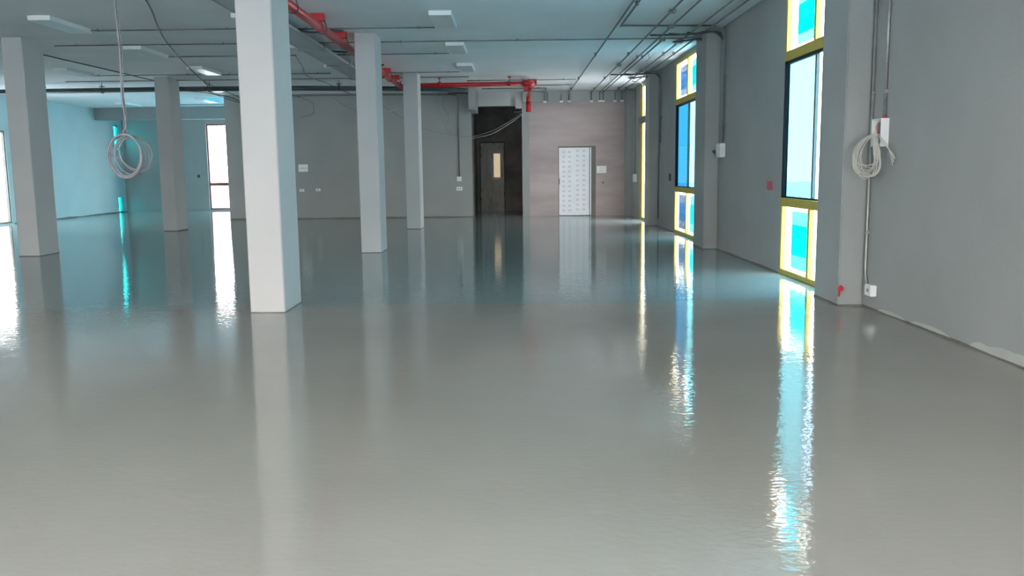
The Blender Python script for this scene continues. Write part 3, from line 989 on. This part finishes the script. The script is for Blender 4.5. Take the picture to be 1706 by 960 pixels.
cable([(-4.23, 17.3, 3.66), (-4.5, 19.0, 3.64), (-4.8, 20.7, 3.63), (-4.75, 22.6, 3.645), (-4.5, 23.8, 3.53), (-3.75, 25.4, 3.25), (-3.22, 25.6, 2.92),
       (-2.62, 25.7, 2.64), (-1.93, 25.9, 2.47), (-1.27, 26.1, 2.40), (-0.65, 26.2, 2.56), (-0.11, 26.3, 2.84), (0.28, 26.4, 3.10)],
      'long grey cable sagging from the ceiling across the dark doorway', 0.010, 'greycable',
      extra=[([(-1.27, 26.15, 2.33), (-0.65, 26.2, 2.48), (-0.11, 26.3, 2.78), (0.28, 26.4, 3.06)], .008),
             ([(-3.55, 25.4, 3.12), (-3.45, 25.4, 3.14), (-3.32, 25.4, 3.19)], .008)], xm='cable')
cable([(-6.5, BY - .06, 3.63), (-6.3, BY - .05, 3.6), (-6.02, BY - .05, 3.45), (-5.98, BY - .05, 3.22), (-6.1, BY - .04, 3.1), (-6.4, BY - .03, 3.05)],
      'thin loop of dark cable on the back wall beside the nearest column', 0.009, 'steel')
cable([(-5.4, BY - .06, 3.62), (-5.1, BY - .05, 3.4), (-4.7, BY - .05, 3.2), (-4.4, BY - .04, 3.12), (-4.1, BY - .04, 3.4), (-4.05, BY - .06, 3.6)],
      'thin sagging cable near the top of the back wall between two columns', 0.007, 'steel')
cable([(-2.07, BY - .07, 3.62), (-2.1, BY - .05, 3.3), (-1.95, BY - .04, 3.0), (-2.05, BY - .04, 2.7), (-1.9, BY - .03, 2.45)],
      'thin wavy cable hanging beside the vertical conduit on the back wall', 0.007, 'steel')
for k, (ax, ay, lab) in enumerate(((2.6, 17.3, 'thin wire curling below the ceiling conduits by the middle window'),
                                   (2.3, 21.4, 'thin wire curling below the ceiling conduits by the farthest window'))):
    cable([(ax, ay, CC - .02), (ax + .04, ay, CC - .14), (ax - .02, ay + .1, CC - .2), (ax + .08, ay + .2, CC - .12), (ax + .2, ay + .3, CC)], lab, .005, 'steel')

# hanging coil of grey cable
HX, HY = -3.535, 8.0
hc = thing('hanging_cable_coil', 'coil of grey cable hanging from the ceiling left of the nearest column', 'cable coil', (HX, HY, CZ))
obj('drop_cable', tb(smooth_path([(HX + .01, HY, CZ), (HX - .01, HY, 3.0), (HX + .005, HY, 2.5), (HX - .005, HY, 2.1), (HX + .015, HY, 1.9), (HX + .01, HY - .005, 1.82), (HX - .015, HY, 1.79),
                                  (HX + .01, HY, 1.755)], 6), 0.0085, 8), 'greycable', hc)
obj('drop_cable', tb(smooth_path([(HX + .02, HY + .02, CZ), (HX + .0, HY + .02, 3.0), (HX + .016, HY + .015, 2.5), (HX + .006, HY + .012, 2.1), (HX + .02, HY + .01, 1.95), (HX - .005, HY, 1.85), (HX + .03, HY, 1.77)], 6), 0.006, 8), 'greycable', hc)


def loop(cx, cz, y, rx, rz, tilt, yaw, n=40, start=0.0, end=2 * math.pi, wob=0.01, seed=0):
    pts = []
    for k in range(n + 1):
        a = start + (end - start) * k / n
        u = rx * math.sin(a) * (1 + wob * math.sin(3 * a + seed))
        v = rz * math.cos(a) * (1 + wob * math.cos(2 * a + seed))
        uu = u * math.cos(tilt) - v * math.sin(tilt)
        vv = u * math.sin(tilt) + v * math.cos(tilt)
        pts.append((cx + uu * math.cos(yaw), y + uu * math.sin(yaw) + 0.008 * math.sin(2 * a + seed), cz + vv))
    return pts


for (cx, cz, rx, rz, tl, s, r) in ((HX - .005, 1.565, .170, .195, .05, 0, .0105), (HX - .012, 1.57, .158, .185, -.06, 1, .0105),
                                   (HX + .0, 1.56, .150, .195, .12, 2.2, .0075), (HX + .045, 1.575, .150, .182, .30, 3.1, .0075),
                                   (HX + .075, 1.59, .135, .150, .55, 4.0, .007), (HX + .02, 1.57, .130, .185, -.28, 5.2, .007)):
    obj('cable_loop', tb(loop(cx, cz, HY + .01 * s - .02, rx, rz, tl, 0.1 * s - .2, seed=s), r, 7), 'greycable', hc)
obj('cable_tail', tb(smooth_path([(HX - .11, HY, 1.66), (HX - .15, HY - .01, 1.60), (HX - .13, HY, 1.575), (HX - .06, HY, 1.54), (HX + .0, HY, 1.47), (HX + .08, HY, 1.425),
                                  (HX + .16, HY, 1.43), (HX + .215, HY, 1.50), (HX + .21, HY, 1.57)], 6), .006, 7), 'greycable', hc)
bm = bm_new()
for a in range(3):
    tube(bm, loop(HX - .005 + .01 * a, 1.755, HY, .022, .016, .3 * a, 1.2, 16), .006, 6)
obj('tie', bm, 'greycable', hc)

# ------------------------------------------------------------------ wall equipment
wb = thing('open_wall_box', 'open white electrical box with bare wires on the near right wall', 'electrical box', (RX, 8.35, 1.6))
bm = bm_new()
by0, by1, bz0, bz1 = 8.24, 8.46, 1.58, 1.84
box(bm, RX - .012, RX, by0, by1, bz0, bz1)
box(bm, RX - .075, RX - .012, by0, by0 + .012, bz0, bz1)
box(bm, RX - .075, RX - .012, by1 - .012, by1, bz0, bz1)
box(bm, RX - .075, RX - .012, by0 + .012, by1 - .012, bz1 - .012, bz1)
box(bm, RX - .075, RX - .012, by0 + .012, by1 - .012, bz0, bz0 + .012)
obj('housing', bm, 'white', wb)
obj('circuit_board', bbox(RX - .03, RX - .016, by0 + .03, by1 - .03, 1.70, 1.81, .003, 1), 'green', wb)
obj('terminal_block', bbox(RX - .05, RX - .014, by0 + .03, by0 + .10, 1.61, 1.69, .004, 1), 'black', wb)
bm = bm_new()
for k in range(4):
    tube(bm, smooth_path([(RX - .03, 8.31 + .012 * k, 1.83), (RX - .06, 8.33 + .02 * k, 1.77), (RX - .04, 8.37 + .015 * k, 1.72), (RX - .06, 8.36 + .01 * k, 1.66)], 5), .0016, 5)
obj('red_wires', bm, 'redtag', wb)
obj('cable_gland', tb([(RX - .018, 8.31, 1.835), (RX - .018, 8.31, 1.865)], .018, 10), 'redtag', wb)

wc = thing('wall_cable_coil', 'loose coil of white cable hanging from the open wall box', 'cable coil', (3.42, 8.32, 1.72))
A, B = Vector((3.235, 8.46, 0)), Vector((3.46, 8.06, 0))


def wpt(u, z, off=0.0):
    p = A.lerp(B, u)
    return (min(p.x + off, RX - .012), p.y + off, z)


rnd = random.Random(3)
for k in range(13):
    cu = 0.38 + rnd.uniform(-.04, .10)
    ru = rnd.uniform(.20, .40)
    rz_ = rnd.uniform(.135, .20)
    ztop = 1.675 + rnd.uniform(-.015, .015)
    sk = rnd.uniform(-.15, .25)
    pts = []
    for j in range(33):
        a = 2 * math.pi * j / 32
        z = ztop - rz_ + rz_ * math.cos(a)
        u = cu + ru * math.sin(a) * (1 - 0.35 * math.cos(a)) * 0.9 + sk * (ztop - z) + (0.62 - cu) * max(0, math.cos(a)) ** 2 * .6
        pts.append(wpt(u, z, rnd.uniform(-.0, .0) - .004 * (k % 5)))
    obj('cable_loop', tb(pts, .0042, 6), 'cable', wc)
for k in range(3):
    obj('cable_tail', tb(smooth_path([wpt(.66, 1.68), wpt(.86, 1.60 - .01 * k), wpt(.97 + .03 * k, 1.50), wpt(1.03 + .02 * k, 1.40 + .03 * k)], 6), .004, 6), 'cable', wc)
obj('cable_lead', tb(smooth_path([(RX - .03, 8.38, 1.66), (RX - .08, 8.33, 1.70), wpt(.6, 1.69), wpt(.55, 1.66)], 6), .006, 6), 'cable', wc)
bm = bm_new()
for k in range(4):
    tube(bm, [wpt(.57 + .02 * k, 1.70), wpt(.56 + .02 * k, 1.655)], .008, 6)
obj('cable_bunch', bm, 'cable', wc)


def plate_box(name, label, cat, x0, x1, y0, y1, z0, z1, m='white', group=None, holes=(), hm='black', bev=.006):
    t = thing(name, label, cat, ((x0 + x1) / 2, (y0 + y1) / 2, z0), group)
    obj('cover', bbox(x0, x1, y0, y1, z0, z1, bev, 2), m, t)
    for h in holes:
        obj('socket_slot', bbox(*h), hm, t)
    return t


plate_box('socket_box', 'low white socket box at the end of the nearest vertical conduit', 'socket', RX - .06, RX, 8.35, 8.50, 0.14, 0.25,
          holes=[(RX - .063, RX - .058, 8.40, 8.41, .18, .21), (RX - .063, RX - .058, 8.43, 8.44, .18, .21)])
wbx = thing('wall_box', 'white wall box under the vertical conduit by the middle pilaster', 'electrical box', (RX, 14.7, 1.57))
obj('housing', bbox(RX - .09, RX, 14.58, 14.88, 1.57, 1.80, .01, 2), 'white', wbx)
bm = bm_new()
for k in range(5):
    tube(bm, smooth_path([(RX - .05, 14.88, 1.66 + .01 * k), (RX - .08 - .01 * k, 14.98, 1.68), (RX - .06, 15.02, 1.62), (RX - .09, 14.95, 1.60)], 5), .008, 5)
obj('cable_tails', bm, 'darkcable', wbx)
plate_box('wall_socket', 'pink plastic back box on the right wall left of the nearest window', 'socket', RX - .02, RX, 11.86, 12.08, 1.09, 1.21, 'pink')
tg = thing('red_plug', 'red plastic plug hanging low on the edge of the nearest pilaster', 'plug', (3.245, 8.66, .2))
bm = bm_new()
bmesh.ops.create_uvsphere(bm, u_segments=12, v_segments=8, radius=.028, matrix=Matrix.Translation((3.262, 8.65, .185)) @ Matrix.Diagonal((1, .6, 1.1, 1)))
obj('head', bm, 'redtag', tg)
obj('stem', tb(smooth_path([(3.26, 8.655, .18), (3.252, 8.65, .14), (3.25, 8.66, .10)], 4), .008, 6), 'redtag', tg)
obj('ring', tb(loop(3.262, .186, 8.63, .018, .018, 0, 0, 16), .004, 6), 'redtag', tg)
plate_box('corner_box', 'small white box beside the farthest window frame', 'electrical box', RX - .09, RX, 25.05, 25.3, 1.02, 1.24)
plate_box('dark_back_box', 'small dark back box on the right wall left of the middle window', 'socket', RX - .02, RX, 19.6, 19.8, 1.12, 1.28, 'black', bev=.004)
plate_box('wall_switch', 'white switch box on the back wall at the end of its conduit', 'switch', -1.74, -1.60, BY - .05, BY, 1.08, 1.22,
          holes=[(-1.69, -1.65, BY - .054, BY - .048, 1.12, 1.18)], hm='paper')
plate_box('wall_socket', 'white wall socket just below the switch box left of the doorway', 'socket', -1.76, -1.58, BY - .02, BY, .80, .91,
          holes=[(-1.72, -1.69, BY - .024, BY - .018, .84, .87), (-1.65, -1.62, BY - .024, BY - .018, .84, .87)])
plate_box('wall_socket', 'left of two low white sockets beside the nearest column on the back wall', 'socket', -6.52, -6.38, BY - .02, BY, .82, .90,
          holes=[(-6.47, -6.43, BY - .024, BY - .018, .85, .87)])
plate_box('wall_socket', 'right of two low white sockets beside the nearest column on the back wall', 'socket', -6.03, -5.89, BY - .02, BY, .83, .91,
          holes=[(-5.98, -5.94, BY - .024, BY - .018, .86, .88)])
plate_box('wall_button', 'tiny dark button on the brownish wall right of the white door', 'button', 2.66, 2.70, BY - .015, BY, 0.97, 1.01, 'black', bev=.003)
plate_box('wall_button', 'tiny dark back box on the teal far wall left of the white window', 'button', -11.95, -11.86, FY - .02, FY, 1.25, 1.36, 'black', bev=.003)
plate_box('lobby_switch', 'dark switch on the jamb inside the doorway', 'switch', 0.225, 0.245, 26.75, 26.95, 1.10, 1.25, 'black', bev=.004)


def sign(x0, x1, z0, z1, label, lines):
    t = thing('paper_sign', label, 'sign', ((x0 + x1) / 2, BY, z0), 'paper notices on the back wall')
    obj('sheet', bbox(x0, x1, BY - .008, BY - .002, z0, z1), 'paper', t)
    for (a, b, c, d) in lines:
        obj('printed_line', bbox(x0 + a, x0 + b, BY - .0105, BY - .0075, z0 + c, z0 + d), 'ink', t)


sign(2.49, 2.78, 1.28, 1.49, 'white paper notice right of the white door', [(.06, .22, .145, .152), (.07, .17, .065, .075), (.07, .11, .05, .055)])
sign(-6.53, -6.24, 1.42, 1.64, 'white paper notice on the back wall beside the nearest column', [(.03, .26, .10, .108)])
# sticks and bits in the lobby head
cable([(0.05, 26.5, 3.19), (.15, 26.6, 3.22), (.23, 26.7, 3.17)], 'tangle of cable ends at the top right corner of the doorway', .012, 'greycable',
      extra=[([(0.02, 26.5, 3.12), (.14, 26.55, 3.13), (.23, 26.6, 3.16)], .01)])
